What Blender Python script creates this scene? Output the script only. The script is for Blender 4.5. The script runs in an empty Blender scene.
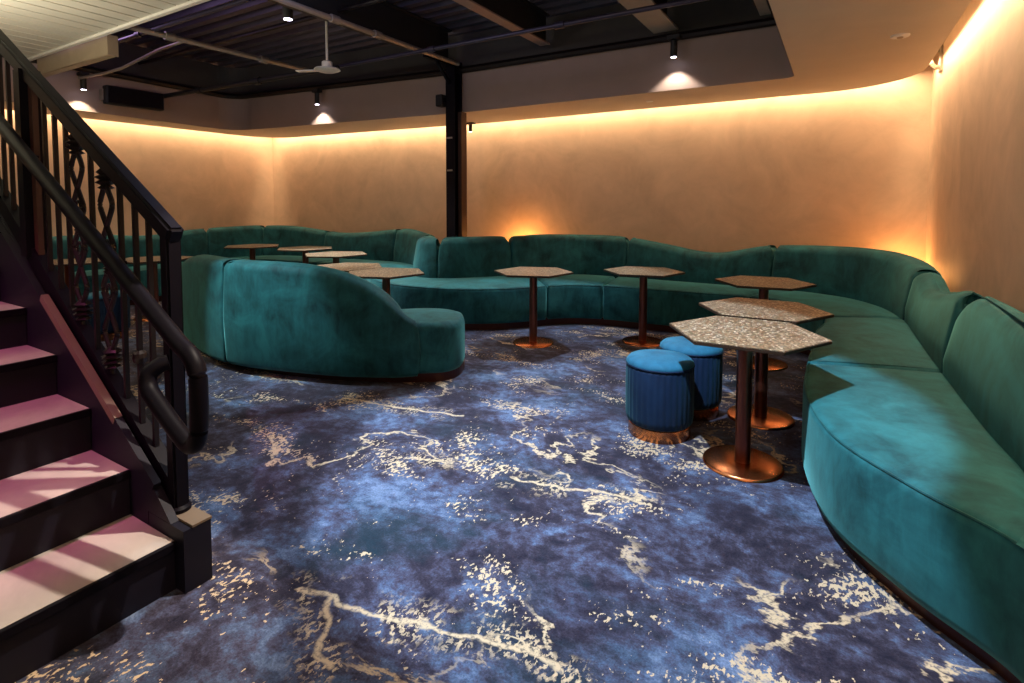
import bpy, bmesh, math, random
from mathutils import Vector, Matrix, noise
random.seed(7)
sc = bpy.context.scene
COL = sc.collection
PI = math.pi

# ------------------------------------------------------------------ helpers
def link(o, parent=None):
    COL.objects.link(o)
    if parent: o.parent = parent
    return o
def tag(o, label=None, cat=None, group=None, kind=None):
    if label: o['label'] = label
    if cat: o['category'] = cat
    if group: o['group'] = group
    if kind: o['kind'] = kind
    return o
def thing(name, label, cat, loc=(0, 0, 0), rz=0, group=None):
    o = bpy.data.objects.new(name, None); o.location = loc; o.rotation_euler = (0, 0, rz)
    o.empty_display_size = .1
    link(o); return tag(o, label, cat, group)
def obj(name, bm, mat, parent=None, smooth=False, angle=40):
    me = bpy.data.meshes.new(name)
    bmesh.ops.recalc_face_normals(bm, faces=bm.faces)
    bm.to_mesh(me); bm.free()
    for m in (mat if isinstance(mat, (list, tuple)) else [mat]): me.materials.append(m)
    o = bpy.data.objects.new(name, me); link(o, parent)
    if smooth:
        for p in me.polygons: p.use_smooth = True
        me.set_sharp_from_angle(angle=math.radians(angle))
    return o
def struct(name, bm, mat, smooth=False):
    return tag(obj(name, bm, mat, None, smooth), kind='structure')
def box(bm, x0, x1, y0, y1, z0, z1, mi=0):
    vs = [bm.verts.new((x, y, z)) for z in (z0, z1) for y in (y0, y1) for x in (x0, x1)]
    for f in ((0, 1, 3, 2), (4, 5, 7, 6), (0, 1, 5, 4), (2, 3, 7, 6), (0, 2, 6, 4), (1, 3, 7, 5)):
        bm.faces.new([vs[i] for i in f]).material_index = mi
    return vs
def bevbox(x0, x1, y0, y1, z0, z1, r=.006, seg=2):
    bm = bmesh.new(); box(bm, x0, x1, y0, y1, z0, z1)
    bmesh.ops.bevel(bm, geom=list(bm.edges), offset=r, segments=seg, affect='EDGES', profile=.5)
    return bm
def frame_at(d, up=Vector((0, 0, 1))):
    d = d.normalized()
    if abs(d.dot(up)) > .98: up = Vector((0, 1, 0))
    s = d.cross(up).normalized(); return s, s.cross(d).normalized()
def tube(bm, pts, r, n=10, caps=True, sy=1.0, closed=False):
    pts = [Vector(p) for p in pts]; rings = []
    N = len(pts)
    for i, p in enumerate(pts):
        if closed: d = pts[(i+1) % N] - pts[i-1]
        else: d = pts[min(i+1, N-1)] - pts[max(i-1, 0)]
        s, u = frame_at(d); rr = r[i] if isinstance(r, (list, tuple)) else r
        rings.append([bm.verts.new(p + s*(math.cos(2*PI*k/n)*rr) + u*(math.sin(2*PI*k/n)*rr*sy)) for k in range(n)])
    for i in range(N if closed else N-1):
        a, b = rings[i], rings[(i+1) % N]
        for k in range(n): bm.faces.new((a[k], a[(k+1) % n], b[(k+1) % n], b[k]))
    if caps and not closed: bm.faces.new(rings[0]); bm.faces.new(rings[-1])
def bar(bm, p, q, w, h):
    """rectangular bar from p to q: w across, h in the vertical plane of the bar"""
    p, q = Vector(p), Vector(q); s, u = frame_at(q-p); vs = []
    for c in (p, q):
        for a, b in ((-1, -1), (1, -1), (1, 1), (-1, 1)): vs.append(bm.verts.new(c + s*(a*w/2) + u*(b*h/2)))
    for f in ((0, 1, 2, 3), (4, 5, 6, 7), (0, 1, 5, 4), (1, 2, 6, 5), (2, 3, 7, 6), (3, 0, 4, 7)): bm.faces.new([vs[i] for i in f])
def lathe(bm, prof, c=(0, 0, 0), n=32, mod=None):
    rings = []
    for r, z in prof:
        ring = []
        for k in range(n):
            a = 2*PI*k/n; rr = r*(mod(a, z) if mod else 1)
            ring.append(bm.verts.new((c[0]+math.cos(a)*rr, c[1]+math.sin(a)*rr, c[2]+z)))
        rings.append(ring)
    for a, b in zip(rings, rings[1:]):
        for k in range(n): bm.faces.new((a[k], a[(k+1) % n], b[(k+1) % n], b[k]))
    bm.faces.new(rings[0]); bm.faces.new(rings[-1])
def prism_xz(bm, poly, y0, y1):
    a = [bm.verts.new((x, y0, z)) for x, z in poly]; b = [bm.verts.new((x, y1, z)) for x, z in poly]
    bm.faces.new(a); bm.faces.new(b); n = len(poly)
    for i in range(n): bm.faces.new((a[i], a[(i+1) % n], b[(i+1) % n], b[i]))
def cr(P, s):
    """Catmull-Rom through tuples P at float index s"""
    n = len(P); i = min(max(int(math.floor(s)), 0), n-2); t = s-i
    g = lambda k: P[min(max(k, 0), n-1)]
    p0, p1, p2, p3 = g(i-1), g(i), g(i+1), g(i+2)
    return tuple(.5*((2*b)+(-a+c)*t+(2*a-5*b+4*c-d)*t*t+(-a+3*b-3*c+d)*t**3) for a, b, c, d in zip(p0, p1, p2, p3))

# ------------------------------------------------------------------ materials
class NT:
    def __init__(s, name):
        s.m = bpy.data.materials.new(name); s.m.use_nodes = True; s.t = s.m.node_tree
        s.b = s.t.nodes['Principled BSDF']; s.tc = s.t.nodes.new('ShaderNodeTexCoord')
    def n(s, typ, ins=None, **kw):
        nd = s.t.nodes.new('ShaderNode'+typ)
        for k, v in kw.items(): setattr(nd, k, v)
        for k, v in (ins or {}).items(): s.set(nd, k, v)
        return nd
    def set(s, nd, k, v):
        if isinstance(v, bpy.types.NodeSocket): s.t.links.new(v, nd.inputs[k])
        else: nd.inputs[k].default_value = v
    def obj(s, scale=(1, 1, 1), rot=(0, 0, 0), loc=(0, 0, 0)):
        return s.n('Mapping', {'Vector': s.tc.outputs['Object'], 'Scale': scale, 'Rotation': rot, 'Location': loc}).outputs[0]
    def noise(s, vec, scale, detail=4, rough=.55, dist=0):
        return s.n('TexNoise', {'Vector': vec, 'Scale': scale, 'Detail': detail, 'Roughness': rough, 'Distortion': dist}).outputs['Fac']
    def ramp(s, fac, stops, interp='LINEAR'):
        r = s.n('ValToRGB', {'Fac': fac}); r.color_ramp.interpolation = interp; e = r.color_ramp.elements
        while len(e) < len(stops): e.new(.5)
        for k, (p, c) in zip(e, stops):
            k.position = p; k.color = (c, c, c, 1) if isinstance(c, (int, float)) else (*c, 1)
        return r.outputs[0]
    def mix(s, f, a, b, typ='MIX'):
        nd = s.n('MixRGB', blend_type=typ)
        for k, v in (('Fac', f), ('Color1', a), ('Color2', b)):
            s.set(nd, k, (*v, 1) if isinstance(v, tuple) and len(v) == 3 else v)
        return nd.outputs[0]
    def math(s, op, a, b=0.):
        nd = s.n('Math', operation=op); s.set(nd, 0, a); s.set(nd, 1, b); return nd.outputs[0]
    def bump(s, h, strength=.3, dist=.01):
        s.set(s.b, 'Normal', s.n('Bump', {'Height': h, 'Strength': strength, 'Distance': dist}).outputs[0])
    def bs(s, **kw):
        for k, v in kw.items():
            k = {'color': 'Base Color', 'rough': 'Roughness', 'metal': 'Metallic', 'sheen': 'Sheen Weight', 'spec': 'Specular IOR Level',
                 'sheent': 'Sheen Tint', 'sheenr': 'Sheen Roughness', 'emit': 'Emission Color', 'emits': 'Emission Strength'}[k]
            if isinstance(v, tuple) and len(v) == 3: v = (*v, 1)
            s.set(s.b, k, v)
        return s.m

def plain(name, c, rough=.5, metal=0., spec=.5, var=.15, scale=9):
    t = NT(name); f = t.noise(t.obj(), scale)
    lo = tuple(v*(1-var) for v in c); hi = tuple(min(1, v*(1+var)) for v in c)
    return t.bs(color=t.mix(f, lo, hi), rough=rough, metal=metal, spec=spec)
def velvet(name, dark, light, sh=.5):
    t = NT(name)
    f = t.noise(t.obj(), 3.2, 5, .62, .8); g = t.noise(t.obj((1, 1, .35)), 16, 4, .6, .4)
    k = t.math('ADD', t.math('MULTIPLY', f, .7), t.math('MULTIPLY', g, .3))
    c = t.mix(t.ramp(k, [(.36, 0.), (.64, 1.)]), dark, light)
    t.bump(t.noise(t.obj(), 260, 2), .12, .003)
    return t.bs(color=c, rough=.75, sheen=sh, sheent=(.25, .75, .72), sheenr=.4, spec=.25)
def plaster(name, c, var=.22):
    t = NT(name)
    f = t.noise(t.obj(), 1.1, 6, .6, 1.2); g = t.noise(t.obj((1, 1, .9)), 3.2, 5, .6, .6)
    k = t.math('ADD', t.math('MULTIPLY', f, .6), t.math('MULTIPLY', g, .4))
    lo = tuple(v*(1-var) for v in c); hi = tuple(min(1, v*(1+var)) for v in c)
    t.bump(g, .08, .01)
    return t.bs(color=t.mix(t.ramp(k, [(.3, 0.), (.7, 1.)]), lo, hi), rough=.62, spec=.3)

M = {}
M['wall'] = plaster('wall_plaster', (.60, .425, .29), .2)
M['soffit'] = plaster('soffit_paint', (.60, .50, .37), .06)
M['fascia'] = plaster('fascia_paint', (.34, .255, .215), .08)
M['dark'] = plain('dark_wall', (.05, .045, .045), .8)
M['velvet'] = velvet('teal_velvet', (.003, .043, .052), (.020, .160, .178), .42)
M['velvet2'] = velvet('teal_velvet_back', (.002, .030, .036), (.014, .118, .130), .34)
M['stool'] = velvet('blue_velvet', (.012, .09, .17), (.026, .18, .30), .2)
M['stoolside'] = velvet('navy_pleated_velvet', (.003, .013, .045), (.006, .026, .075), .2)
M['plinth'] = plain('plinth_red_brown', (.07, .02, .012), .35, .5)
M['black'] = plain('black_metal', (.004, .003, .006), .5, .0, .12, .3)
M['blackm'] = plain('matt_black', (.008, .008, .009), .6)
M['bronze'] = plain('dark_bronze_iron', (.010, .006, .006), .4, .2, .4)
M['browns'] = plain('brown_steel', (.06, .025, .015), .5, .2)
M['edge'] = plain('bronze_edge', (.05, .028, .018), .4, .3)
M['white'] = plain('white_enamel', (.75, .72, .66), .4)
M['steel'] = plain('painted_beam', (.30, .20, .17), .6)
M['steel2'] = plain('grey_beam', (.30, .27, .22), .6)
M['conduit'] = plain('galvanised_conduit', (.34, .29, .24), .45, .5)
M['dpipe'] = plain('dark_pipe', (.04, .035, .06), .4, .4)
M['riser'] = plain('navy_riser', (.006, .005, .013), .6, 0, .3, .3)
M['cap'] = plain('cream_trim', (.30, .23, .155), .5)
M['strip'] = plain('worn_edge_strip', (.17, .125, .085), .55)

t = NT('copper'); f = t.noise(t.obj((1, 1, 6)), 5, 3)
M['copper'] = t.bs(color=t.mix(f, (.50, .17, .06), (.70, .28, .12)), rough=.27, metal=1.)
t = NT('dark_copper'); f = t.noise(t.obj((1, 1, 1)), 4, 3)
M['dcopper'] = t.bs(color=t.mix(f, (.17, .055, .035), (.27, .09, .055)), rough=.3, metal=.9)

t = NT('terrazzo')
vo = t.n('TexVoronoi', {'Vector': t.obj(), 'Scale': 85.}, feature='F1')
hsv = t.n('SeparateColor', {'Color': vo.outputs['Color']})
c = t.ramp(hsv.outputs[0], [(0, (.06, .035, .02)), (.18, (.26, .20, .12)), (.36, (.10, .10, .05)), (.52, (.42, .34, .22)), (.68, (.20, .09, .045)), (.82, (.75, .68, .54)), (.93, (.13, .15, .12))], 'CONSTANT')
vo2 = t.n('TexVoronoi', {'Vector': t.obj(), 'Scale': 85.}, feature='DISTANCE_TO_EDGE')
e = t.ramp(vo2.outputs['Distance'], [(.02, 0.), (.09, 1.)])
M['terrazzo'] = t.bs(color=t.mix(e, (.16, .10, .06), c), rough=.3, spec=.5)

t = NT('stair_tread'); f = t.noise(t.obj(), 2.5, 5, .6, 1.)
M['tread'] = t.bs(color=t.mix(t.ramp(f, [(.35, 0.), (.65, 1.)]), (.42, .37, .34), (.56, .50, .45)), rough=.5, spec=.4)

# carpet: navy / blue / plum clouds with cream flecks and cracks
t = NT('carpet')
P0 = t.tc.outputs['Object']
wv = t.n('TexNoise', {'Vector': P0, 'Scale': 1.3, 'Detail': 3.}).outputs['Color']
wp = t.n('VectorMath', {0: wv, 1: (.5, .5, .5)}, operation='SUBTRACT').outputs[0]
wp = t.n('VectorMath', {0: wp, 'Scale': .30}, operation='SCALE').outputs[0]
P1 = t.n('VectorMath', {0: P0, 1: wp}, operation='ADD').outputs[0]
def mp(v, sc_, rz=0., loc=(0, 0, 0)): return t.n('Mapping', {'Vector': v, 'Scale': sc_, 'Rotation': (0, 0, rz), 'Location': loc}).outputs[0]
n1 = t.noise(mp(P1, (1, 1.3, 1), .3), 1.7, 12, .72, .3)                       # plum ground to blue clouds, grainy
nm = t.noise(P0, 16, 4, .7)
n1 = t.math('ADD', n1, t.math('MULTIPLY', t.math('SUBTRACT', nm, .5), .42))
base = t.ramp(n1, [(.34, (.012, .012, .028)), (.45, (.040, .034, .056)), (.52, (.080, .082, .14)), (.58, (.105, .15, .265)), (.66, (.20, .27, .43))])
n2 = t.noise(mp(P1, (1, 1.2, 1), .2, (14, 2, 0)), 1.2, 9, .68)
base = t.mix(t.ramp(n2, [(.52, 0.), (.66, .55)]), base, (.012, .050, .075))
n3 = t.noise(mp(P1, (1.2, 1, 1), .5, (4, 9, 0)), 1.0, 8, .66)
base = t.mix(t.ramp(n3, [(.52, 0.), (.66, .75)]), base, (.018, .016, .034))
sp = t.noise(P0, 120, 2, .7); base = t.mix(.7, base, t.ramp(sp, [(.32, .35), (.68, 1.)]), 'MULTIPLY')
cl = t.noise(mp(P1, (.8, 1.25, 1), .35, (2, 3.3, 0)), 2.3, 4, .6, .2)        # where the flecks gather
fl = t.noise(mp(P0, (1.3, .8, 1), -.25), 42, 3, .6, .25)                     # the flecks themselves
th = t.math('SUBTRACT', fl, t.ramp(cl, [(.40, .42), (.66, .09)]))
m1 = t.math('MULTIPLY', t.ramp(th, [(.40, 0.), (.425, 1.)]), t.ramp(cl, [(.40, 0.), (.47, 1.)]))
vn = t.noise(mp(P1, (.7, 1.0, 1), .45, (7, 1, 0)), 1.3, 7, .6, .3)            # thin cracks
va = t.math('ABSOLUTE', t.math('SUBTRACT', vn, .5))
ve = t.ramp(va, [(.005, 1.), (.012, 0.)])
vm = t.noise(mp(P0, (1, 1, 1), 0, (3, 5, 0)), 1.1, 2)
m2 = t.math('MULTIPLY', ve, t.ramp(vm, [(.49, 0.), (.56, 1.)]))
# the long pale cracks woven across the middle of the floor
jw = t.n('TexNoise', {'Vector': P0, 'Scale': 9., 'Detail': 4.}).outputs['Color']
jw = t.n('VectorMath', {0: t.n('VectorMath', {0: jw, 1: (.5, .5, .5)}, operation='SUBTRACT').outputs[0], 'Scale': .09}, operation='SCALE').outputs[0]
PJ = t.n('VectorMath', {0: t.n('VectorMath', {0: P0, 1: jw}, operation='ADD').outputs[0], 1: (1, 1, 0)}, operation='MULTIPLY').outputs[0]
CRACKS = [[(-1.758, 1.299), (-1.611, 1.338), (-1.519, 1.328), (-1.373, 1.366), (-1.258, 1.413), (-1.121, 1.438), (-1.002, 1.469), (-0.857, 1.518), (-0.727, 1.505)], [(-1.619, 1.321), (-1.499, 1.22), (-1.439, 1.134), (-1.37, 1.117)], [(-1.474, 2.443), (-1.21, 2.495), (-1.007, 2.572), (-0.801, 2.587)], [(-3.189, 2.824), (-2.695, 2.887), (-2.214, 3.005)], [(-2.112, 2.368), (-1.986, 2.372), (-1.887, 2.432)]]
dmin = None
for ln in CRACKS:
    for a, b in zip(ln, ln[1:]):
        d = Vector((b[0]-a[0], b[1]-a[1], 0))
        q = t.n('VectorMath', {0: PJ, 1: (a[0], a[1], 0)}, operation='SUBTRACT').outputs[0]
        dt = t.n('VectorMath', {0: q, 1: tuple(d/d.length_squared)}, operation='DOT_PRODUCT').outputs['Value']
        cn = t.n('Math', operation='MULTIPLY', use_clamp=True); t.set(cn, 0, dt); cn.inputs[1].default_value = 1.
        pr = t.n('VectorMath', {0: tuple(d), 'Scale': cn.outputs[0]}, operation='SCALE').outputs[0]
        ds = t.n('VectorMath', {0: q, 1: pr}, operation='DISTANCE').outputs['Value']
        dmin = ds if dmin is None else t.math('MINIMUM', dmin, ds)
m2 = t.math('MAXIMUM', m2, t.ramp(dmin, [(.006, 1.), (.015, 0.)]))
near = t.math('MULTIPLY', t.ramp(dmin, [(.02, 1.), (.12, 0.)]), t.ramp(fl, [(.52, 0.), (.54, 1.)]))
near = t.math('MULTIPLY', near, t.ramp(t.noise(P0, 4.2, 3), [(.47, 0.), (.52, 1.)]))
m2 = t.math('MAXIMUM', m2, t.math('MULTIPLY', near, 1.))
grain = t.ramp(t.noise(P0, 55, 2, .7), [(.36, .35), (.5, 1.)])
mask = t.math('MAXIMUM', m1, t.math('MULTIPLY', m2, grain))
col = t.mix(mask, base, (.58, .44, .28))
t.bump(t.noise(P0, 300, 2), .25, .004)
M['carpet'] = t.bs(color=col, rough=.95, spec=.1, sheen=.1)

t = NT('corrugated_deck'); M['deck'] = t.bs(color=t.mix(t.noise(t.obj(), 3), (.06, .055, .09), (.12, .11, .14)), rough=.45, metal=.4)
t = NT('white_slats'); M['slat'] = t.bs(color=t.mix(t.noise(t.obj(), 1.5), (.55, .52, .45), (.70, .66, .56)), rough=.45)
def emitter(name, c, s):
    t = NT(name); return t.bs(color=(0., 0., 0.), emit=t.mix(t.noise(t.obj(), 3), c, tuple(v*.95 for v in c)), emits=s)
M['lens'] = emitter('lamp_lens', (.85, .80, 1.), 14.)

# ------------------------------------------------------------------ room shell
RX, BY, LX, FY, TOP = .82, 7.28, -9.75, -2.6, 3.9
SZ = 2.735
def quad(pts, mat, name):
    bm = bmesh.new(); bm.faces.new([bm.verts.new(p) for p in pts]); return struct(name, bm, mat)
bm = bmesh.new(); box(bm, LX-.1, RX+.1, FY-.1, BY+.1, -.06, 0); struct('floor', bm, M['carpet'])
bm = bmesh.new(); box(bm, RX, RX+.1, FY-.1, BY+.1, 0, TOP); struct('wall_right', bm, M['wall'])
bm = bmesh.new(); box(bm, LX-.1, LX, FY-.1, 6.9, 0, TOP); struct('wall_left', bm, M['wall'])
bm = bmesh.new(); box(bm, LX-.1, RX+.1, FY-.1, FY, 0, TOP); struct('wall_front', bm, M['dark'])
bm = bmesh.new()
pts = [(RX, BY), (-5, BY), (LX, 6.86), (LX, 6.96), (-5, BY+.1), (RX, BY+.1)]
a = [bm.verts.new((x, y, 0)) for x, y in pts]; b = [bm.verts.new((x, y, TOP)) for x, y in pts]
for i in range(6): bm.faces.new((a[i], a[(i+1) % 6], b[(i+1) % 6], b[i]))
bm.faces.new(a); bm.faces.new(b)
struct('wall_back', bm, M['wall'])
# corrugated deck (ridges along X)
bm = bmesh.new(); prof = []; y = FY-.1
while y < BY+.1:
    prof += [(y, 3.80), (y+.09, 3.80), (y+.12, 3.86), (y+.20, 3.86)]; y += .23
ra = [bm.verts.new((LX-.1, y, z)) for y, z in prof]; rb = [bm.verts.new((RX+.1, y, z)) for y, z in prof]
for i in range(len(prof)-1): bm.faces.new((ra[i], ra[i+1], rb[i+1], rb[i]))
ta = bm.verts.new((LX-.1, FY-.1, 3.95)); tb = bm.verts.new((RX+.1, FY-.1, 3.95)); tc = bm.verts.new((RX+.1, prof[-1][0], 3.95)); td = bm.verts.new((LX-.1, prof[-1][0], 3.95))
bm.faces.new((ta, tb, tc, td)); struct('ceiling', bm, M['deck'])
# dropped soffit with a recess; matched outer / inner outlines
def arc(cx, cy, r, a0, a1, n=10): return [(cx+r*math.cos(math.radians(a0+(a1-a0)*i/n)), cy+r*math.sin(math.radians(a0+(a1-a0)*i/n))) for i in range(n+1)]
outer = [(.667, FY)] + arc(.667-.85, 7.12-.85, .85, 0, 90) + [(-1.2, 7.12), (-4.6, 7.12)] + arc(-9.58+.7, 6.08, .7, 85, 180) + [(-9.58, 3.4), (-9.58, FY)]
inner = [(-.4, FY)] + arc(-.4-.1, 6.1-.1, .1, 0, 90) + [(-1.2, 6.1), (-4.6, 6.1)] + arc(-9.0+.35, 5.33, .35, 84, 180) + [(-8.83, 3.4), (-8.6, FY)]
bm = bmesh.new()
ob = [bm.verts.new((x, y, SZ)) for x, y in outer]; ot = [bm.verts.new((x, y, SZ+.07)) for x, y in outer]
ib = [bm.verts.new((x, y, SZ)) for x, y in inner]; it = [bm.verts.new((x, y, SZ+.07)) for x, y in inner]
for i in range(len(outer)-1):
    bm.faces.new((ob[i], ob[i+1], ib[i+1], ib[i])); bm.faces.new((ot[i], ot[i+1], it[i+1], it[i])); bm.faces.new((ob[i], ob[i+1], ot[i+1], ot[i]))
    bm.faces.new((ib[i], ib[i+1], it[i+1], it[i]))
struct('trim_1', bm, M['soffit'])
def off(path, d):
    out = []
    for i, p in enumerate(path):
        q = Vector(path[min(i+1, len(path)-1)])-Vector(path[max(i-1, 0)]); q.normalize()
        out.append((p[0]+q.y*d, p[1]-q.x*d))
    return out
inn2 = off(inner, .05)
bm = bmesh.new()
fa = [bm.verts.new((x, y, SZ+.002)) for x, y in off(inner, -.004)]; fb = [bm.verts.new((x, y, 3.29)) for x, y in off(inner, -.004)]
fc = [bm.verts.new((x, y, SZ+.002)) for x, y in inn2]; fd = [bm.verts.new((x, y, 3.29)) for x, y in inn2]
for i in range(len(inner)-1):
    bm.faces.new((fa[i], fa[i+1], fb[i+1], fb[i])); bm.faces.new((fc[i], fc[i+1], fd[i+1], fd[i])); bm.faces.new((fb[i], fb[i+1], fd[i+1], fd[i]))
struct('trim_2', bm, M['fascia'])
# dark flange along the top of the recess
bm = bmesh.new(); fl_ = off(inner, -.05)
tube(bm, [(x, y, 3.30) for x, y in fl_[1:]], .045, 8); struct('trim_3', bm, M['bronze'], True)
# plenum closure behind the fascia
bm = bmesh.new(); pl = off(inner, .02)
pa = [bm.verts.new((x, y, 3.29)) for x, y in pl]; pb = [bm.verts.new((x, y, 3.80)) for x, y in pl]
for i in range(len(pl)-1): bm.faces.new((pa[i], pa[i+1], pb[i+1], pb[i]))
struct('trim_4', bm, M['dark'])

# ------------------------------------------------------------------ ceiling steel, pipes, fixtures
def ibeam(name, label, x0, x1, y0, y1, z0, h, mat):
    r = thing(name, label, 'beam', ((x0+x1)/2, y0, z0)); cx = (x1-x0)/2; L = y1-y0
    bm = bmesh.new(); box(bm, -cx, cx, 0, L, 0, .018); obj('bottom_flange', bm, mat, r)
    bm = bmesh.new(); box(bm, -.012, .012, 0, L, .018, h-.018); obj('web', bm, M['blackm'], r)
    bm = bmesh.new(); box(bm, -cx, cx, 0, L, h-.018, h); obj('top_flange', bm, M['blackm'], r)
ibeam('steel_beam', 'wide grey steel beam meeting the recess edge above the right wall spotlight', -1.80, -1.53, -1.5, 6.02, 3.36, .42, M['steel2'])
ibeam('steel_beam', 'pinkish painted steel beam in the middle of the dark ceiling recess', -3.20, -3.07, -1.5, 5.98, 3.42, .36, M['steel'])
ibeam('steel_beam', 'short pale steel beam next to the right side of the ceiling recess', -.72, -.62, -1.5, 6.0, 3.36, .42, M['steel2'])
ibeam('steel_beam', 'dark steel beam running to the top of the black column', -4.62, -4.46, -1.5, 5.85, 3.38, .40, M['bronze'])
def pipe(name, label, pts, r, mat, cat='pipe', couplings=()):
    rt = thing(name, label, cat, pts[0]); o = Vector(pts[0])
    bm = bmesh.new(); tube(bm, [Vector(p)-o for p in pts], r, 10); obj('pipe', bm, mat, rt, True)
    for c in couplings:
        p = Vector(pts[0]).lerp(Vector(pts[-1]), c)-o; d = (Vector(pts[-1])-Vector(pts[0])).normalized()*.05
        bm = bmesh.new(); tube(bm, [p-d, p+d], r*1.5, 10); obj('coupling', bm, mat, rt, True)
pipe('ceiling_conduit', 'tan conduit strapped beside the dark beam toward the black column', [(-4.40, -1.5, 3.34), (-4.40, 5.9, 3.34)], .028, M['conduit'], couplings=(.55, .72, .8))
pipe('ceiling_conduit', 'tan conduit hanging left of the white disc device in the recess', [(-6.3, .5, 3.3), (-6.28, 5.0, 3.3)], .03, M['conduit'], couplings=(.6, .85))
pipe('sprinkler_pipe', 'long thin dark purple pipe crossing the recess from column side to right edge', [(-5.25, 4.63, 3.15), (-.45, 4.63, 3.15)], .022, M['dpipe'], couplings=(.3, .62))
pipe('sprinkler_pipe', 'dark pipe running left from the white disc device to the left fascia', [(-8.8, 4.36, 3.1), (-5.15, 4.52, 3.1)], .032, M['blackm'], couplings=(.25, .6))
pipe('ceiling_conduit', 'bluish conduit near the slatted white ceiling panel', [(-8.6, 3.05, 3.33), (-4.6, 3.03, 3.33)], .022, M['dpipe'], couplings=(.5,))
pipe('ceiling_conduit', 'bent pale conduit feeding the leftmost spotlight', [(-8.66, 3.25, 3.14), (-8.0, 3.3, 3.14), (-7.6, 3.3, 3.15), (-6.9, 3.4, 3.30), (-6.3, 3.4, 3.32)], .018, M['conduit'])
pipe('ceiling_conduit', 'upper dark conduit crossing high above the sprinkler pipe', [(-8.7, 4.0, 3.5), (-.5, 4.0, 3.5)], .025, M['bronze'])
# ribs under the deck, faintly lit
# white slatted panel and duct
r = thing('slatted_ceiling_panel', 'white ribbed metal ceiling panel at the upper left over the stairs', 'ceiling panel', (-8.3, -1.5, 3.2))
bm = bmesh.new(); x = 0.
while x < 4.6:
    box(bm, x, x+.185, 0, 4.09, 0, .03); box(bm, x+.185, x+.21, 0, 4.09, .026, .03); x += .21
obj('slat_panel', bm, M['slat'], r)
bm = bmesh.new(); box(bm, -.02, 4.62, 4.09, 4.13, -.025, .06); obj('edge_trim', bm, M['white'], r)
r = thing('ventilation_duct', 'beige boxed duct end under the edge of the white slatted panel', 'duct', (-8.2, 2.66, 3.0))
bm = bmesh.new(); box(bm, 0, 1.78, 0, .09, 0, .2)
bmesh.ops.bevel(bm, geom=list(bm.edges), offset=.008, segments=1, affect='EDGES'); obj('duct_box', bm, M['cap'], r)
bm = bmesh.new(); box(bm, 1.782, 1.79, -.004, .094, -.004, .204); obj('end_flange', bm, M['cap'], r)

def spot_fixture(label, x, y, z, h=.17, rad=.035, mount='fascia'):
    r = thing('spotlight', label, 'spotlight', (x, y, z), group='black cylinder spotlights')
    bm = bmesh.new(); lathe(bm, [(rad*.9, 0), (rad, .006), (rad, h), (rad*.6, h+.01)], n=20); obj('lamp_can', bm, M['blackm'], r, True)
    bm = bmesh.new(); lathe(bm, [(rad*.8, -.004), (rad*.82, .004)], n=20); obj('lens', bm, M['lens'], r)
    bm = bmesh.new(); box(bm, -.07, .07, -.05, .05, h+.01, h+.06)
    bmesh.ops.bevel(bm, geom=list(bm.edges), offset=.008, segments=2, affect='EDGES'); obj('mount', bm, M['blackm'], r)
    return r
spot_fixture('black cylinder spotlight under the wide grey beam, right of the column', -1.56, 5.96, 3.06)
spot_fixture('black cylinder spotlight on the fascia left of the black column', -7.0, 5.72, 3.02)
spot_fixture('leftmost black cylinder spotlight, above the stair railing and left of black speaker', -8.68, 3.30, 3.0)
r = spot_fixture('small black downlight under the soffit just right of the column', -4.95, 6.95, 2.595, .11, .026)
spot_fixture('black cylinder spotlight high in the dark recess near the tan conduit', -4.85, 3.62, 3.36, .16, .05)

r = thing('ceiling_speaker', 'long black speaker box mounted on the left fascia under the ceiling', 'speaker', (-8.70, 3.92, 2.86))
obj('speaker_cabinet', bevbox(-.07, .06, -.37, .37, 0, .25, .012), M['blackm'], r)
bm = bmesh.new(); box(bm, .06, .068, -.35, .35, .015, .235); obj('grille', bm, M['black'], r)
bm = bmesh.new(); box(bm, -.12, -.02, -.39, -.375, .05, .2); obj('bracket', bm, M['conduit'], r)

r = thing('hanging_disc_device', 'white disc device hanging on a short rod in the ceiling recess', 'ceiling device', (-5.15, 4.36, 3.03))
bm = bmesh.new(); lathe(bm, [(.03, -.02), (.10, -.012), (.15, .008), (.14, .022), (.05, .034)], n=32); obj('disc', bm, M['white'], r, True)
bm = bmesh.new(); lathe(bm, [(.055, .03), (.06, .04), (.06, .10), (.045, .11)], n=24); obj('housing', bm, M['white'], r, True)
bm = bmesh.new(); tube(bm, [(0, 0, .10), (0, 0, .76)], .014, 8); obj('rod', bm, M['white'], r, True)
bm = bmesh.new(); bar(bm, (-.1, -.03, .01), (-.38, -.12, .015), .07, .012); obj('arm', bm, M['white'], r)

r = thing('smoke_detector', 'flat white round detector on the right hand soffit', 'smoke detector', (.36, 4.98, SZ))
bm = bmesh.new(); lathe(bm, [(.052, -.014), (.06, -.010), (.062, 0)], n=28); obj('cover', bm, M['white'], r, True)
bm = bmesh.new(); lathe(bm, [(.02, -.020), (.022, -.012)], n=20); obj('sensor', bm, M['cap'], r, True)
r = thing('soffit_downlight', 'tiny recessed disc in the soffit strip above the back wall', 'downlight', (-2.02, 6.62, SZ))
bm = bmesh.new(); lathe(bm, [(.035, -.006), (.045, -.004), (.046, 0)], n=20); obj('rim', bm, M['white'], r, True)
r = thing('cove_bracket', 'small beige hook bracket in the cove above the right wall corner', 'bracket', (.80, 6.66, 2.86))
bm = bmesh.new(); tube(bm, [(0, .0, .10), (-.03, .0, .10), (-.06, .0, .06), (-.06, 0, -.02), (-.03, .0, -.06), (.0, .0, -.06)], .022, 8); obj('hook', bm, M['cap'], r, True)
bm = bmesh.new(); box(bm, .0, .018, -.06, .06, -.10, .14); obj('back_plate', bm, M['cap'], r)

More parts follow.
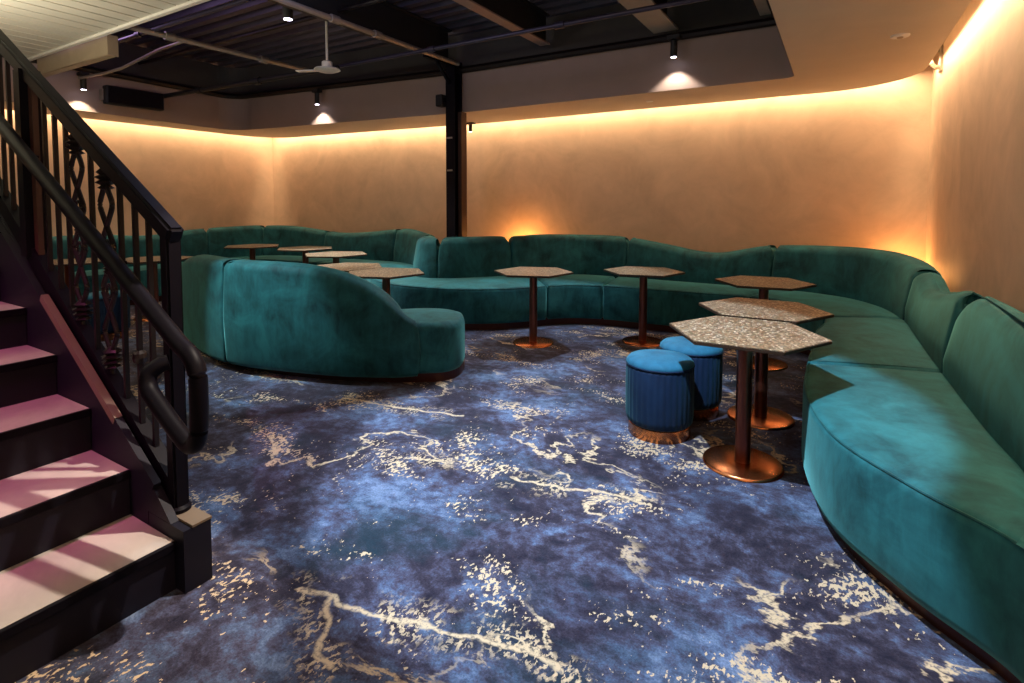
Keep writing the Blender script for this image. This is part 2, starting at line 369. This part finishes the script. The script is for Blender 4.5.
# column
r = thing('steel_column', 'black steel column rising behind the green sofa to the dark ceiling', 'column', (-4.52, 5.98, 0))
bm = bmesh.new(); box(bm, -.09, .06, -.085, -.065, 0, 3.4); box(bm, -.09, .06, .065, .085, 0, 3.4); box(bm, -.025, -.005, -.065, .065, 0, 3.4)
obj('h_section', bm, M['black'], r)
bm = bmesh.new(); box(bm, .064, .125, -.02, .10, 0, 2.72); obj('side_cover', bm, M['browns'], r)
bm = bmesh.new(); bar(bm, (-.02, -.1, 3.36), (-.02, -.6, 3.36), .05, .05); bar(bm, (-.02, -.09, 3.1), (-.02, -.35, 3.33), .035, .035); obj('knee_brace', bm, M['black'], r)
for z in (1.92, 2.36):
    bm = bmesh.new(); box(bm, -.07, .02, -.092, -.086, z, z+.022); obj('clip', bm, M['conduit'], r)
r = thing('wall_speaker', 'small black box speaker clamped to the side of the black column', 'speaker', (-4.68, 5.90, 2.80))
obj('speaker_body', bevbox(-.06, .05, -.07, .07, 0, .16, .015), M['blackm'], r)
bm = bmesh.new(); box(bm, .05, .072, -.03, .03, .05, .11); obj('bracket', bm, M['black'], r)

# ------------------------------------------------------------------ sofas
def poly_normals(P):
    n = len(P); out = []
    A = sum(P[i].x*P[(i+1) % n].y-P[(i+1) % n].x*P[i].y for i in range(n))
    sgn = 1 if A > 0 else -1
    for i in range(n):
        a, b, c = P[i-1], P[i], P[(i+1) % n]
        d1 = (b-a); d2 = (c-b)
        if d1.length < 1e-6: d1 = d2
        if d2.length < 1e-6: d2 = d1
        d1 = d1.normalized(); d2 = d2.normalized()
        n1 = Vector((-d1.y, d1.x))*sgn; n2 = Vector((-d2.y, d2.x))*sgn
        m = n1+n2
        if m.length < 1e-6: m = n1
        m.normalize(); out.append(m/max(.5, m.dot(n1)))
    return out
def slab(bm, F, R, z0, zt, r, crown=0., belly=0., m=5, tuck=.012, seg=5, lean=0.):
    """pillow between front line F and rear line R (equal counts); zt = top height per station"""
    n = len(F); P = [Vector(p) for p in F]+[Vector(p) for p in reversed(R)]
    Z = list(zt)+list(reversed(zt)); N = poly_normals(P); rings = []
    D = [(Vector(b)-Vector(a)).normalized() for a, b in zip(F, R)]
    prof = [(tuck, 'b', 0.), (.0, 'b', .035), (-belly, 'm', .5)]
    prof += [(0. if k == 0 else r*(1-math.cos(PI/2*k/seg)), 't', r*(1-math.sin(PI/2*k/seg))) for k in range(seg+1)]
    for ins, kind, v in prof:
        ring = []
        for i, p in enumerate(P):
            z = z0+v if kind == 'b' else (Z[i]-v if kind == 't' else z0+(Z[i]-r-z0)*v)
            q = p+N[i]*ins
            if lean and i < n: q = q+D[i]*(lean*max(0., z-.5)/.5)
            ring.append(bm.verts.new((q.x, q.y, z)))
        rings.append(ring)
    L = len(P)
    for a, b in zip(rings, rings[1:]):
        for k in range(L): bm.faces.new((a[k], a[(k+1) % L], b[(k+1) % L], b[k]))
    for ring, cr_ in ((rings[-1], crown), (rings[0], 0.)):
        rows = []
        mm = m if cr_ or ring is rings[-1] else 1
        for i in range(n):
            a, b = ring[i], ring[L-1-i]; row = [a]
            for k in range(1, mm):
                t_ = k/mm; v = a.co.lerp(b.co, t_)
                u = i/(n-1); v.z += cr_*math.sin(PI*t_)*min(1, 4*u, 4*(1-u))
                row.append(bm.verts.new(v))
            rows.append(row+[b])
        for i in range(n-1):
            for k in range(mm): bm.faces.new((rows[i][k], rows[i+1][k], rows[i+1][k+1], rows[i][k+1]))
def stations(ST, s0, s1, per=9):
    n = max(4, int((s1-s0)*per))
    return [cr(ST, s0+(s1-s0)*i/n) for i in range(n+1)]
def shrink_ends(F, R, amt=(.028, .010, .002)):
    """pull the plan corners in a little so that neighbouring cushions meet in a rounded seam"""
    F = [Vector(p) for p in F]; R = [Vector(p) for p in R]
    def ins(a, i0, i1, d):
        v = (a[i1]-a[i0]); l = v.length
        return a[i0]+v*min(.5, d/max(l, 1e-5))
    for L_ in (F, R):
        e0, e1 = L_[0].copy(), L_[-1].copy()
        s, e = [], []
        for d in (.004, .014, .035): s.append(ins(L_, 0, 1, d)); e.append(ins(L_, -1, -2, d))
        L_[:] = s+L_[1:-1]+e[::-1]
    for k, am in enumerate(amt):
        for i in (k, len(F)-1-k):
            w = (R[i]-F[i]); w.normalize(); F[i] += w*am; R[i] -= w*am
    return F, R
def end_round(F, zt, lo, hi, rad):
    """drop the top of a back cushion in a quarter round near its ends"""
    d = [0.]
    for a, b in zip(F, F[1:]): d.append(d[-1]+(Vector(b)-Vector(a)).length)
    T = d[-1]; out = []
    for k, z in enumerate(zt):
        for use, e in ((lo, d[k]), (hi, T-d[k])):
            if use and e < rad: z -= rad*.85*(1-math.sqrt(max(0, 1-(1-e/rad)**2)))
        out.append(z)
    return out

SEAT = .50
# B (front foot of the back), S (front edge of the seat), back height
ST = [(.585, 2.20, .51, 2.04, .97), (.60, 2.40, .44, 2.145, .99), (.615, 2.65, .24, 2.34, 1.0), (.585, 3.0, .0, 2.68, 1.0), (.56, 3.5, -.125, 3.2, 1.0),
      (.545, 4.0, -.145, 3.82, .985), (.53, 4.5, -.13, 4.32, .90), (.52, 5.05, -.125, 4.82, .84), (.50, 5.55, -.07, 5.34, .93), (.38, 6.15, -.19, 5.8, 1.0),
      (.12, 6.58, -.38, 6.04, 1.01), (-.28, 6.80, -.58, 6.15, 1.0), (-.72, 6.86, -.86, 6.19, .98), (-1.3, 6.88, -1.35, 6.17, .86), (-1.9, 6.89, -1.9, 6.13, .94),
      (-2.42, 6.90, -2.33, 6.10, 1.02), (-2.98, 6.86, -2.66, 6.0, 1.03), (-3.45, 6.62, -2.90, 5.82, 1.03), (-3.82, 6.22, -3.12, 5.5, 1.02), (-4.08, 5.88, -3.45, 5.17, 1.02),
      (-4.38, 5.58, -3.95, 4.93, 1.02), (-4.72, 5.48, -4.65, 4.88, 1.01), (-5.02, 5.66, -5.25, 5.1, 1.01), (-5.28, 6.05, -5.80, 5.55, 1.0), (-5.68, 6.45, -6.1, 5.85, 1.0),
      (-6.3, 6.70, -6.45, 6.02, 1.04), (-7.0, 6.68, -7.05, 6.0, .97), (-7.6, 6.62, -7.65, 5.95, .935), (-8.15, 6.58, -8.15, 5.9, .97), (-8.75, 6.48, -8.6, 5.82, 1.03),
      (-9.2, 6.20, -8.75, 5.6, 1.05), (-9.34, 5.7, -8.72, 5.3, 1.04), (-9.36, 5.1, -8.7, 4.9, 1.02), (-9.36, 4.4, -8.7, 4.4, .95), (-9.36, 3.7, -8.7, 3.8, 1.0), (-9.36, 2.9, -8.7, 3.0, 1.0)]
def wall_y(x): return BY if x > -5 else BY+(x+5)*.0884
def rear(p, th=.29):
    b = Vector(p[:2]); s = Vector(p[2:4]); d = (b-s).normalized(); o = b+d*th
    if b.x > .45 and b.y < 5.3: o = Vector((RX-.06, b.y))
    elif b.x > .2: o = o.lerp(Vector((RX-.06, b.y)), min(1, max(0, (6.3-b.y))))
    o.x = min(max(o.x, LX+.03), RX-.06); o.y = min(o.y, wall_y(o.x)-.03)
    return o
sofa = thing('banquette_sofa', 'long serpentine teal velvet banquette along the right, back and left walls', 'sofa')
# plinth
plF, plR = [], []
for p in stations(ST, 0, len(ST)-1, 6):
    b, s = Vector(p[:2]), Vector(p[2:4]); d = (b-s).normalized(); plF.append(s+d*.07); plR.append(b-d*.0)
bm = bmesh.new(); slab(bm, plF, plR, 0, [.09]*len(plF), .004, m=2, tuck=0, seg=1); obj('plinth', bm, M['plinth'], sofa)
seat_seams = [0, 5, 8.2, 11.85, 15.2, 17.3, 23.3, 26.6, 30.4, len(ST)-1]
for a, b in zip(seat_seams, seat_seams[1:]):
    pts = stations(ST, a, b)
    F = [p[2:4] for p in pts]; R = [tuple(Vector(p[:2])+(Vector(p[:2])-Vector(p[2:4])).normalized()*.05) for p in pts]
    F, R = shrink_ends(F, R)
    bm = bmesh.new(); slab(bm, F, R, .085, [SEAT]*len(F), .045, crown=.018, m=6)
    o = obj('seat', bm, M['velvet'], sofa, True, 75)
    bm = bmesh.new(); tube(bm, [(p.x, p.y, SEAT-.012) for p in off_in(F, R, .008)] if False else [((f+(r_-f).normalized()*.010).x, (f+(r_-f).normalized()*.010).y, SEAT-.0125) for f, r_ in zip(F[1:-1], R[1:-1])], .0055, 6)
    obj('piping', bm, M['velvet2'], o, True)
back_seams = [0, 4.95, 8.05, 11.85, 14.95, 17.88, 20.3, 23.4, 25.15, 27.75, 30.0, 31.7, len(ST)-1]
rounds = {1: (False, False), 5: (True, True)}
for k, (a, b) in enumerate(zip(back_seams, back_seams[1:])):
    pts = stations(ST, a, b, 10)
    F = [p[:2] for p in pts]; R = [tuple(rear(p)) for p in pts]; zt = [p[4] for p in pts]
    F, R = shrink_ends(F, R, (.03, .011, .002))
    zt = [zt[0]]*2+zt[:-1][0:1]+zt[1:-1]+[zt[-1]]*3 if False else [zt[0]]*3+zt[1:-1]+[zt[-1]]*3
    rr = .02
    lo = hi = True
    if k == 0: lo, rr = False, .30
    if k == 1: rr = .10
    if k == 5: rr = .14
    if k == 6: rr = .10
    zt = end_round(F, zt, lo, hi, rr)
    bm = bmesh.new(); slab(bm, F, R, .40, zt, .085, crown=.012, belly=.012, m=4, seg=6, lean=.07)
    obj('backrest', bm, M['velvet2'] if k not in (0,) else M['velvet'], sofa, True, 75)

# crescent sofa with its back to us
CX = -4.6
half = [(0., 2.72, .985), (.3, 2.745, .985), (.81, 2.87, .97), (1.16, 2.98, .91), (1.37, 3.08, .82), (1.54, 3.17, .69), (1.64, 3.25, .58), (1.71, 3.33, .515)]
crs = thing('crescent_sofa', 'crescent teal velvet sofa with its back to the camera beyond the stairs', 'sofa', (CX, 0, 0))
for sg in (1, -1):
    # seat plan: rear line then round end then front line
    tip = [(sg*x, y) for x, y in [(0., 2.85), (.5, 2.88), (.95, 3.0), (1.27, 3.13), (1.53, 3.26), (1.70, 3.37), (1.845, 3.5), (1.865, 3.68), (1.78, 3.86)]]
    frt = [(sg*x, y) for x, y in [(0., 3.58), (.40, 3.59), (.70, 3.61), (.90, 3.66), (1.02, 3.74), (1.14, 3.86), (1.29, 3.98), (1.48, 4.03), (1.67, 3.99)]]
    Rr = [cr(tip, i*8/40)[:2] for i in range(41)]; Fr = [cr(frt, i*8/40)[:2] for i in range(41)]
    F_, R_ = [Vector(p) for p in Fr], [Vector(p) for p in Rr]
    bm = bmesh.new(); slab(bm, F_, R_, .085, [SEAT]*41, .07, crown=.015, m=6); obj('seat', bm, M['velvet'], crs, True, 75)
    bm = bmesh.new()
    ctr = [(a+b)/2 for a, b in zip(F_, R_)]
    Fp = [f+(c-f).normalized()*min(.06, (c-f).length*.5) for f, c in zip(F_, ctr)]; Rp = [f+(c-f).normalized()*min(.05, (c-f).length*.5) for f, c in zip(R_, ctr)]
    slab(bm, Fp, Rp, 0, [.09]*41, .004, m=2, tuck=0, seg=1); obj('plinth', bm, M['plinth'], crs)
    pts = stations(half, 0, 7, 8)
    O = [(sg*p[0], p[1]) for p in pts]; Bf = []
    for i, p in enumerate(pts):
        q = Vector(O[min(i+1, len(O)-1)])-Vector(O[max(i-1, 0)]); q.normalize()
        nrm = Vector((-q.y, q.x))*sg
        e = i/(len(pts)-1); th = .24*(1 if e < .8 else 1-.35*((e-.8)/.2)**2)
        Bf.append(Vector(O[i])+nrm*th)
    zt = [p[2] for p in pts]
    O = [Vector(p) for p in O]
    O, Bf = shrink_ends(O, Bf, (.03, .012, .003))
    zt = [zt[0]]*3+zt[1:-1]+[zt[-1]]*3
    zt = end_round(O, zt, True, False, .04)
    bm = bmesh.new(); slab(bm, O, Bf, .075, zt, .075, crown=.01, belly=.015, m=4, seg=6, tuck=.02)
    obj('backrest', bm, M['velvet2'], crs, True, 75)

# ------------------------------------------------------------------ tables
TH = .77
def make_table(rot=0.):
    pr = []
    bm = bmesh.new()
    lo = [bm.verts.new((.425*math.cos(PI/3*k), .425*math.sin(PI/3*k), TH-.02)) for k in range(6)]
    hi = [bm.verts.new((.425*math.cos(PI/3*k), .425*math.sin(PI/3*k), TH)) for k in range(6)]
    bm.faces.new(lo); bm.faces.new(hi)
    for k in range(6): bm.faces.new((lo[k], lo[(k+1) % 6], hi[(k+1) % 6], hi[k]))
    bmesh.ops.bevel(bm, geom=[e for e in bm.edges], offset=.003, segments=2, affect='EDGES')
    bm.normal_update()
    for f in bm.faces:
        if f.normal.z < .8: f.material_index = 1
    pr.append(('table_top', bm, [M['terrazzo'], M['edge']], False))
    bm = bmesh.new(); lathe(bm, [(.14, TH-.03), (.15, TH-.02)], n=24); pr.append(('mounting_plate', bm, M['blackm'], False))
    bm = bmesh.new(); lathe(bm, [(.042, .018), (.042, TH-.028)], n=24); pr.append(('column', bm, M['dcopper'], True))
    bm = bmesh.new(); lathe(bm, [(.215, 0), (.217, .004), (.213, .014), (.206, .018), (.05, .020)], n=48); pr.append(('base_plate', bm, M['copper'], True))
    return pr
TL = [(-.43, 3.27, 2, 'nearest hexagonal terrazzo table, on a copper pedestal before the big seat'),
      (-.425, 4.05, 2, 'hexagonal terrazzo table butted behind the nearest table, beside the blue stools'),
      (-.565, 5.42, 6, 'hexagonal terrazzo table nearest the back right corner of the banquette'),
      (-1.755, 5.62, 14, 'hexagonal terrazzo table standing alone in front of the wavy back wall sofa dip'),
      (-2.74, 4.98, 20, 'hexagonal terrazzo table with copper base, right of the crescent sofa end'),
      (-4.02, 4.12, 19, 'hexagonal terrazzo table partly behind the crescent sofa, on the right of the pair'),
      (-4.76, 4.265, 19, 'hexagonal terrazzo table partly behind the crescent sofa, on the left of the pair'),
      (-6.05, 5.22, 25, 'small looking far hexagonal table just behind the pair in the crescent'),
      (-7.22, 5.62, 20, 'far hexagonal table before the back left sofa dip'),
      (-8.36, 5.46, 22, 'farthest hexagonal table, leftmost above the crescent sofa back'),
      (-7.55, 3.55, 8, 'hexagonal table seen between the stair balusters, on the right of two'),
      (-8.1, 2.85, 8, 'hexagonal table seen between the stair balusters, on the left of two')]
proto = None
for x, y, a, lb in TL:
    if proto is None:
        proto = thing('cocktail_table', lb, 'table', (x, y, 0), math.radians(a), 'hexagonal terrazzo pedestal tables')
        for nm, bm, mt, smth in make_table(): obj(nm, bm, mt, proto, smth)
    else:
        r = proto.copy(); COL.objects.link(r); r.location = (x, y, 0); r.rotation_euler.z = math.radians(a); r['label'] = lb
        if x < -5: r.scale = (1.08, 1.08, 1)
        for ch in list(proto.children):
            c = ch.copy(); COL.objects.link(c); c.parent = r

# ------------------------------------------------------------------ stools
def make_stool(lb, loc):
    r = thing('pouf_stool', lb, 'stool', loc, 0, 'round blue velvet stools')
    bm = bmesh.new(); lathe(bm, [(.195, 0), (.197, .003), (.197, .075), (.190, .082)], n=48); obj('base_band', bm, M['copper'], r, True)
    bm = bmesh.new(); NP = 34
    md = lambda a, z: 1+(.018*abs(math.sin(NP*a/2))-.012)*(1 if z < .45 else .3)
    lathe(bm, [(.192, .080), (.206, .092), (.213, .13), (.215, .28), (.213, .43), (.208, .455)], n=NP*6, mod=md); obj('pleated_side', bm, M['stoolside'], r, True, 80)
    bm = bmesh.new(); lathe(bm, [(.205, .448), (.213, .460), (.212, .475), (.197, .492), (.15, .504), (.08, .510), (.01, .512)], n=48); c = obj('cushion', bm, M['stool'], r, True, 80)
    bm = bmesh.new(); tube(bm, [(.2125*math.cos(2*PI*k/40), .2125*math.sin(2*PI*k/40), .458) for k in range(40)], .006, 6, closed=True); obj('piping', bm, M['stoolside'], c, True)
    return r
st = make_stool('round blue pleated stool with copper base, nearest the camera', (-.965, 3.46, 0))
def dup(root, loc, label):
    r = root.copy(); COL.objects.link(r); r.location = loc; r['label'] = label
    for ch in list(root.children):
        c = ch.copy(); COL.objects.link(c); c.parent = r
        for g in ch.children:
            d = g.copy(); COL.objects.link(d); d.parent = c
    return r
dup(st, (-.875, 3.93, 0), 'round blue stool tucked behind the nearer stool under the tables')
dup(st, (-6.9, 2.75, 0), 'dark round stool glimpsed between the stair balusters')

# ------------------------------------------------------------------ staircase
RUN, RISE, X1, YS = .345, .192, -2.15, 1.06
stair = thing('staircase', 'dark staircase with pale stone treads rising to the left edge', 'staircase', (0, 0, 0))
NS = 10; Y0 = -1.1
for i in range(NS):
    xn = X1-RUN*i; z = RISE*(i+1)
    bm = bmesh.new(); box(bm, xn-RUN-.03, xn-.014, Y0, YS-.003, z-.02, z)
    obj('tread', bm, M['tread'], stair)
    bm = bevbox(xn-.014, xn+.004, Y0, YS-.003, z-.034, z+.0015, .004); obj('nosing', bm, M['black'], stair)
    bm = bmesh.new(); box(bm, xn-.05, xn-.012, Y0, YS-.003, z-RISE, z-.021); obj('riser', bm, M['riser'], stair)
xe = X1-RUN*NS; sl = RISE/RUN
nz = lambda x: RISE+(X1-x)*sl
sk = lambda x: .36+.645*(-2.3-x)          # top of the skirt board
rb = lambda x: .40+.68*(-2.3-x)          # top of the bottom rail
XC = -4.6
bm = bmesh.new(); prism_xz(bm, [(-2.365, 0), (-2.365, .247), (-2.19, .247), (-2.3, sk(-2.3)-.015), (XC, sk(XC)-.015), (XC, nz(XC)-.45), (X1-.9, 0)], YS, YS+.03); obj('stringer', bm, M['riser'], stair)
bm = bmesh.new(); bar(bm, (-2.62, YS+.010, sk(-2.62)), (-3.34, YS+.010, sk(-3.34)), .030, .036); obj('stringer_cap', bm, M['strip'], stair)
bm = bmesh.new(); bar(bm, (-2.31, YS+.010, sk(-2.31)-.004), (-2.618, YS+.010, sk(-2.618)-.001), .028, .032); obj('stringer_cap', bm, M['riser'], stair)
bm = bmesh.new(); prism_xz(bm, [(-2.365, 0), (-2.365, .33), (XC, rb(XC)-.10), (XC, nz(XC)-.45), (-3.05, 0)], YS+.031, YS+.11); obj('curb', bm, M['riser'], stair)
bm = bmesh.new(); box(bm, -2.36, -2.10, YS, YS+.105, 0, .245); obj('newel_block', bm, M['riser'], stair)
bm = bmesh.new(); box(bm, -2.325, -2.097, YS+.032, YS+.108, .246, .255); obj('newel_block_cap', bm, M['strip'], stair)
# railing
YR = 1.125
rail = thing('stair_railing', 'black iron stair railing with ornamental balusters and looped handrail', 'railing', (-2.225, YR, .25))
RO = Vector((-2.225, YR, .25))
L = lambda x, y, z: (x-RO.x, y-RO.y, z-RO.z)
tz = lambda x: 1.368+.588*(-2.225-x)
bz = lambda x: .335+.68*(-2.3-x)
hz = lambda x: .985+.556*(-2.02-x)
XL = -4.6
bm = bmesh.new(); box(bm, -.029-.03, .029-.03, -.029, .029, .006, 1.368+.03-.25)
bmesh.ops.bevel(bm, geom=list(bm.edges), offset=.008, segments=2, affect='EDGES'); npost = obj('newel_post', bm, M['black'], rail)
bm = bmesh.new(); lathe(bm, [(.044, .006), (.044, .02), (.034, .03)], (-.03, 0, 0), n=24); obj('foot', bm, M['black'], npost, True)
bm = bmesh.new(); bar(bm, L(-2.215, YR, tz(-2.215)), L(XL, YR, tz(XL)), .062, .076)
bmesh.ops.bevel(bm, geom=list(bm.edges), offset=.012, segments=3, affect='EDGES'); obj('top_rail', bm, M['black'], rail, True)
bm = bmesh.new(); bar(bm, L(-2.27, YR, bz(-2.27)), L(XC, YR, bz(XC)), .05, .11); obj('bottom_rail', bm, M['black'], rail)
YH = 1.03
hp = [(XL, YH, hz(XL)), (-2.2, YH, hz(-2.2)), (-2.03, YH, hz(-2.03)), (-1.955, YH, .955), (-1.915, YH, .90), (-1.91, YH, .80), (-1.915, YH, .70), (-1.935, YH, .645), (-1.975, YH, .625),
      (-2.02, YH, .64), (-2.09, YH, .675), (-2.21, YH, .745), (-2.26, YH, .785), (-2.275, YH+.01, .83), (-2.26, YH+.04, .86), (-2.245, YH+.07, .87)]
hs = []
for i in range((len(hp)-2)*5+1): hs.append(cr(hp[1:], i/5))
bm = bmesh.new(); tube(bm, [L(*hp[0])]+[L(*p) for p in hs], .031, 14); obj('handrail', bm, M['black'], rail, True)
for x in (-2.62, -3.5, -4.4):
    bm = bmesh.new(); tube(bm, [L(x, YH, hz(x)-.02), L(x, YH+.03, hz(x)-.07), L(x, YR, hz(x)-.08)], .009, 8); obj('handrail_bracket', bm, M['black'], rail, True)
bm = bmesh.new(); box(bm, *[v for v in (-3.64-RO.x, -3.565-RO.x)], -.045, .045, bz(-3.6)-.25, tz(-3.6)-.25); obj('intermediate_post', bm, M['black'], rail)
bm = bmesh.new(); box(bm, -3.56-RO.x, -3.515-RO.x, -.012, .012, bz(-3.54)-.25, tz(-3.54)-.25); obj('intermediate_post', bm, M['browns'], rail)
for x in (-2.42, -2.53, -2.655, -2.92, -3.17, -3.29, -3.41, -3.86, -3.97, -4.08, -4.34):
    bm = bmesh.new(); box(bm, x-RO.x-.009, x-RO.x+.009, -.009, .009, bz(x)-.25, tz(x)-.25)
    if x in (-2.42, -2.53): lathe(bm, [(.012, -.03), (.026, -.018), (.030, 0), (.026, .018), (.012, .03)], (x-RO.x, 0, bz(x)-.25+.33*(tz(x)-bz(x))), 12)
    obj('baluster', bm, M['bronze'], rail)
def collar(bm, c, s=1.):
    lathe(bm, [(.012*s, -.05*s), (.030*s, -.042*s), (.016*s, -.030*s), (.040*s, -.018*s), (.020*s, -.006*s), (.042*s, .006*s), (.020*s, .016*s), (.034*s, .028*s), (.012*s, .05*s)], c, 10,
          mod=lambda a, z: 1+.18*math.cos(5*a))
for x in (-2.785, -3.065, -4.21, -4.47):
    z0, z1 = bz(x)-.25, tz(x)-.25; xx = x-RO.x; H = z1-z0; bm = bmesh.new()
    tube(bm, [(xx, 0, z0), (xx, 0, z0+.15*H)], .011, 8); tube(bm, [(xx, 0, z1-.09*H), (xx, 0, z1)], .011, 8)
    collar(bm, (xx, 0, z0+.13*H)); collar(bm, (xx, 0, z1-.09*H))
    za, zb = z0+.15*H, z1-.11*H; n = 56
    for sg in (-1, 1):
        tube(bm, [(xx+sg*.058*math.asin(.96*math.sin(4*PI*k/n))/1.29, 0, za+(zb-za)*k/n) for k in range(n+1)], .011, 8)
    for q in (.25, .75): pass
    zc = (za+zb)/2
    collar(bm, (xx, 0, zc), .55)
    for q in (.37, .63):
        zz = za+(zb-za)*q
        tube(bm, [(xx+.022*math.cos(2*PI*k/16), 0, zz+.03*math.sin(2*PI*k/16)) for k in range(16)], .006, 6, closed=True)
    obj('ornamental_baluster', bm, M['bronze'], rail, True)

# ------------------------------------------------------------------ lights
def area(name, loc, rot, sx, sy, power, color):
    l = bpy.data.lights.new(name, 'AREA'); l.shape = 'RECTANGLE'; l.size = sx; l.size_y = sy; l.energy = power; l.color = color
    o = bpy.data.objects.new(name, l); o.location = loc; o.rotation_euler = rot; COL.objects.link(o); return o
def spot(name, loc, tgt, power, color, deg, blend=.3, rad=.03):
    l = bpy.data.lights.new(name, 'SPOT'); l.energy = power; l.color = color; l.spot_size = math.radians(deg); l.spot_blend = blend; l.shadow_soft_size = rad
    o = bpy.data.objects.new(name, l); o.location = loc
    o.rotation_euler = (Vector(tgt)-Vector(loc)).to_track_quat('-Z', 'Y').to_euler(); COL.objects.link(o); return o
WARM = (1., .72, .45); ORNG = (1., .40, .10)
area('cove_light_back', (-2.2, 7.155, 2.90), (0, 0, 0), 5.6, .05, 58, WARM)
area('cove_light_back_left', (-7.35, 6.94, 2.90), (0, 0, math.radians(5.05)), 4.5, .05, 50, WARM)
area('cove_light_right', (.695, 2.4, 2.90), (0, 0, 0), .05, 9.3, 105, WARM)
area('cove_light_left', (-9.61, 2.4, 2.90), (0, 0, 0), .05, 8.6, 80, WARM)
def point(nm, loc, pw, c, rad=.05):
    l = bpy.data.lights.new(nm, 'POINT'); l.energy = pw; l.color = c; l.shadow_soft_size = rad
    o = bpy.data.objects.new(nm, l); o.location = loc; COL.objects.link(o)
# small uplights hidden behind the backrests
point('uplight_column', (-4.15, 7.05, .8), 24, ORNG); point('uplight_corner', (.6, 7.05, .75), 14, ORNG)
# added point lights without fixtures, for a faint coloured glow among the steelwork
point('deck_glow_blue', (-3.8, 2.6, 3.4), 22, (.5, .55, 1.), .2); point('deck_glow_violet', (-7.2, 2.9, 3.55), 6, (.75, .5, 1.), .2); point('deck_glow_warm', (-2.4, 2.4, 3.3), 12, (1., .75, .6), .2)
COOL = (.66, .82, 1.)
spot('key_spot', (-1.1, 1.95, 3.3), (-1.05, 2.85, 0), 680, COOL, 56, .15)
spot('left_spot', (-4.5, 1.6, 3.1), (-4.15, 2.72, .4), 450, (.66, .92, 1.), 33, .7)
spot('stair_spot', (-1.2, 1.9, 3.3), (-2.2, .60, 0.1), 420, (1., .86, .72), 27, .3)
spot('stair_pink_spot', (-2.6, -1.2, 3.3), (-3.3, .5, .6), 190, (1., .14, .5), 40, .5)
spot('fascia_spot_right', (-1.56, 5.96, 3.055), (-1.56, 5.92, 0), 48, (1., .86, .74), 104, .4)
spot('fascia_spot_left', (-7.0, 5.72, 3.015), (-7.0, 5.68, 0), 60, (1., .86, .74), 104, .4)
spot('fascia_spot_stairs', (-8.68, 3.30, 2.995), (-8.66, 3.3, 0), 55, (1., .80, .60), 104, .4)
spot('middle_spot', (-2.6, 5.75, 3.25), (-2.7, 4.4, 0), 260, (.75, .88, 1.), 70, .4)
spot('floor_spot', (-2.2, 2.7, 3.3), (-1.95, 2.2, 0), 230, COOL, 46, .5)
spot('added_table_spot', (-5.3, 5.1, 3.2), (-4.9, 4.7, 0), 170, (1., .90, .78), 80, .5)  # extra spot added to lift the dim left tables, no fixture here
spot('left_room_spot', (-6.8, 4.6, 3.2), (-5.9, 5.0, 0), 420, (.84, .93, 1.), 62, .5)
area('added_slat_fill', (-5.8, .6, 2.3), (math.radians(180), 0, 0), .8, .8, 75, (1., .92, .70))  # unseen upward fill, added to brighten the slatted panel
area('added_soffit_fill', (-.1, -1.3, .9), (math.radians(180), 0, 0), .8, .8, 55, (1., .93, .72))  # added fill behind the camera to lift the soffit, no real lamp
area('room_fill', (-2.6, -1.6, 3.3), (math.radians(30), 0, math.radians(15)), 4.0, 1.5, 9, (1., .86, .76))

w = bpy.data.worlds.new('world'); sc.world = w; w.use_nodes = True
w.node_tree.nodes['Background'].inputs[0].default_value = (.20, .18, .22, 1); w.node_tree.nodes['Background'].inputs[1].default_value = .05

# ------------------------------------------------------------------ camera
cam = bpy.data.cameras.new('camera'); co = bpy.data.objects.new('camera', cam); COL.objects.link(co)
co.location = (0, 0, 1.5); co.rotation_euler = (math.radians(87), 0, math.radians(31.1))
cam.sensor_width = 36; cam.lens = 540/1024*36; cam.shift_y = -111.2/1024; cam.clip_start = .05
sc.camera = co
sc.view_settings.view_transform = 'Standard'; sc.view_settings.look = 'None'; sc.view_settings.exposure = .28
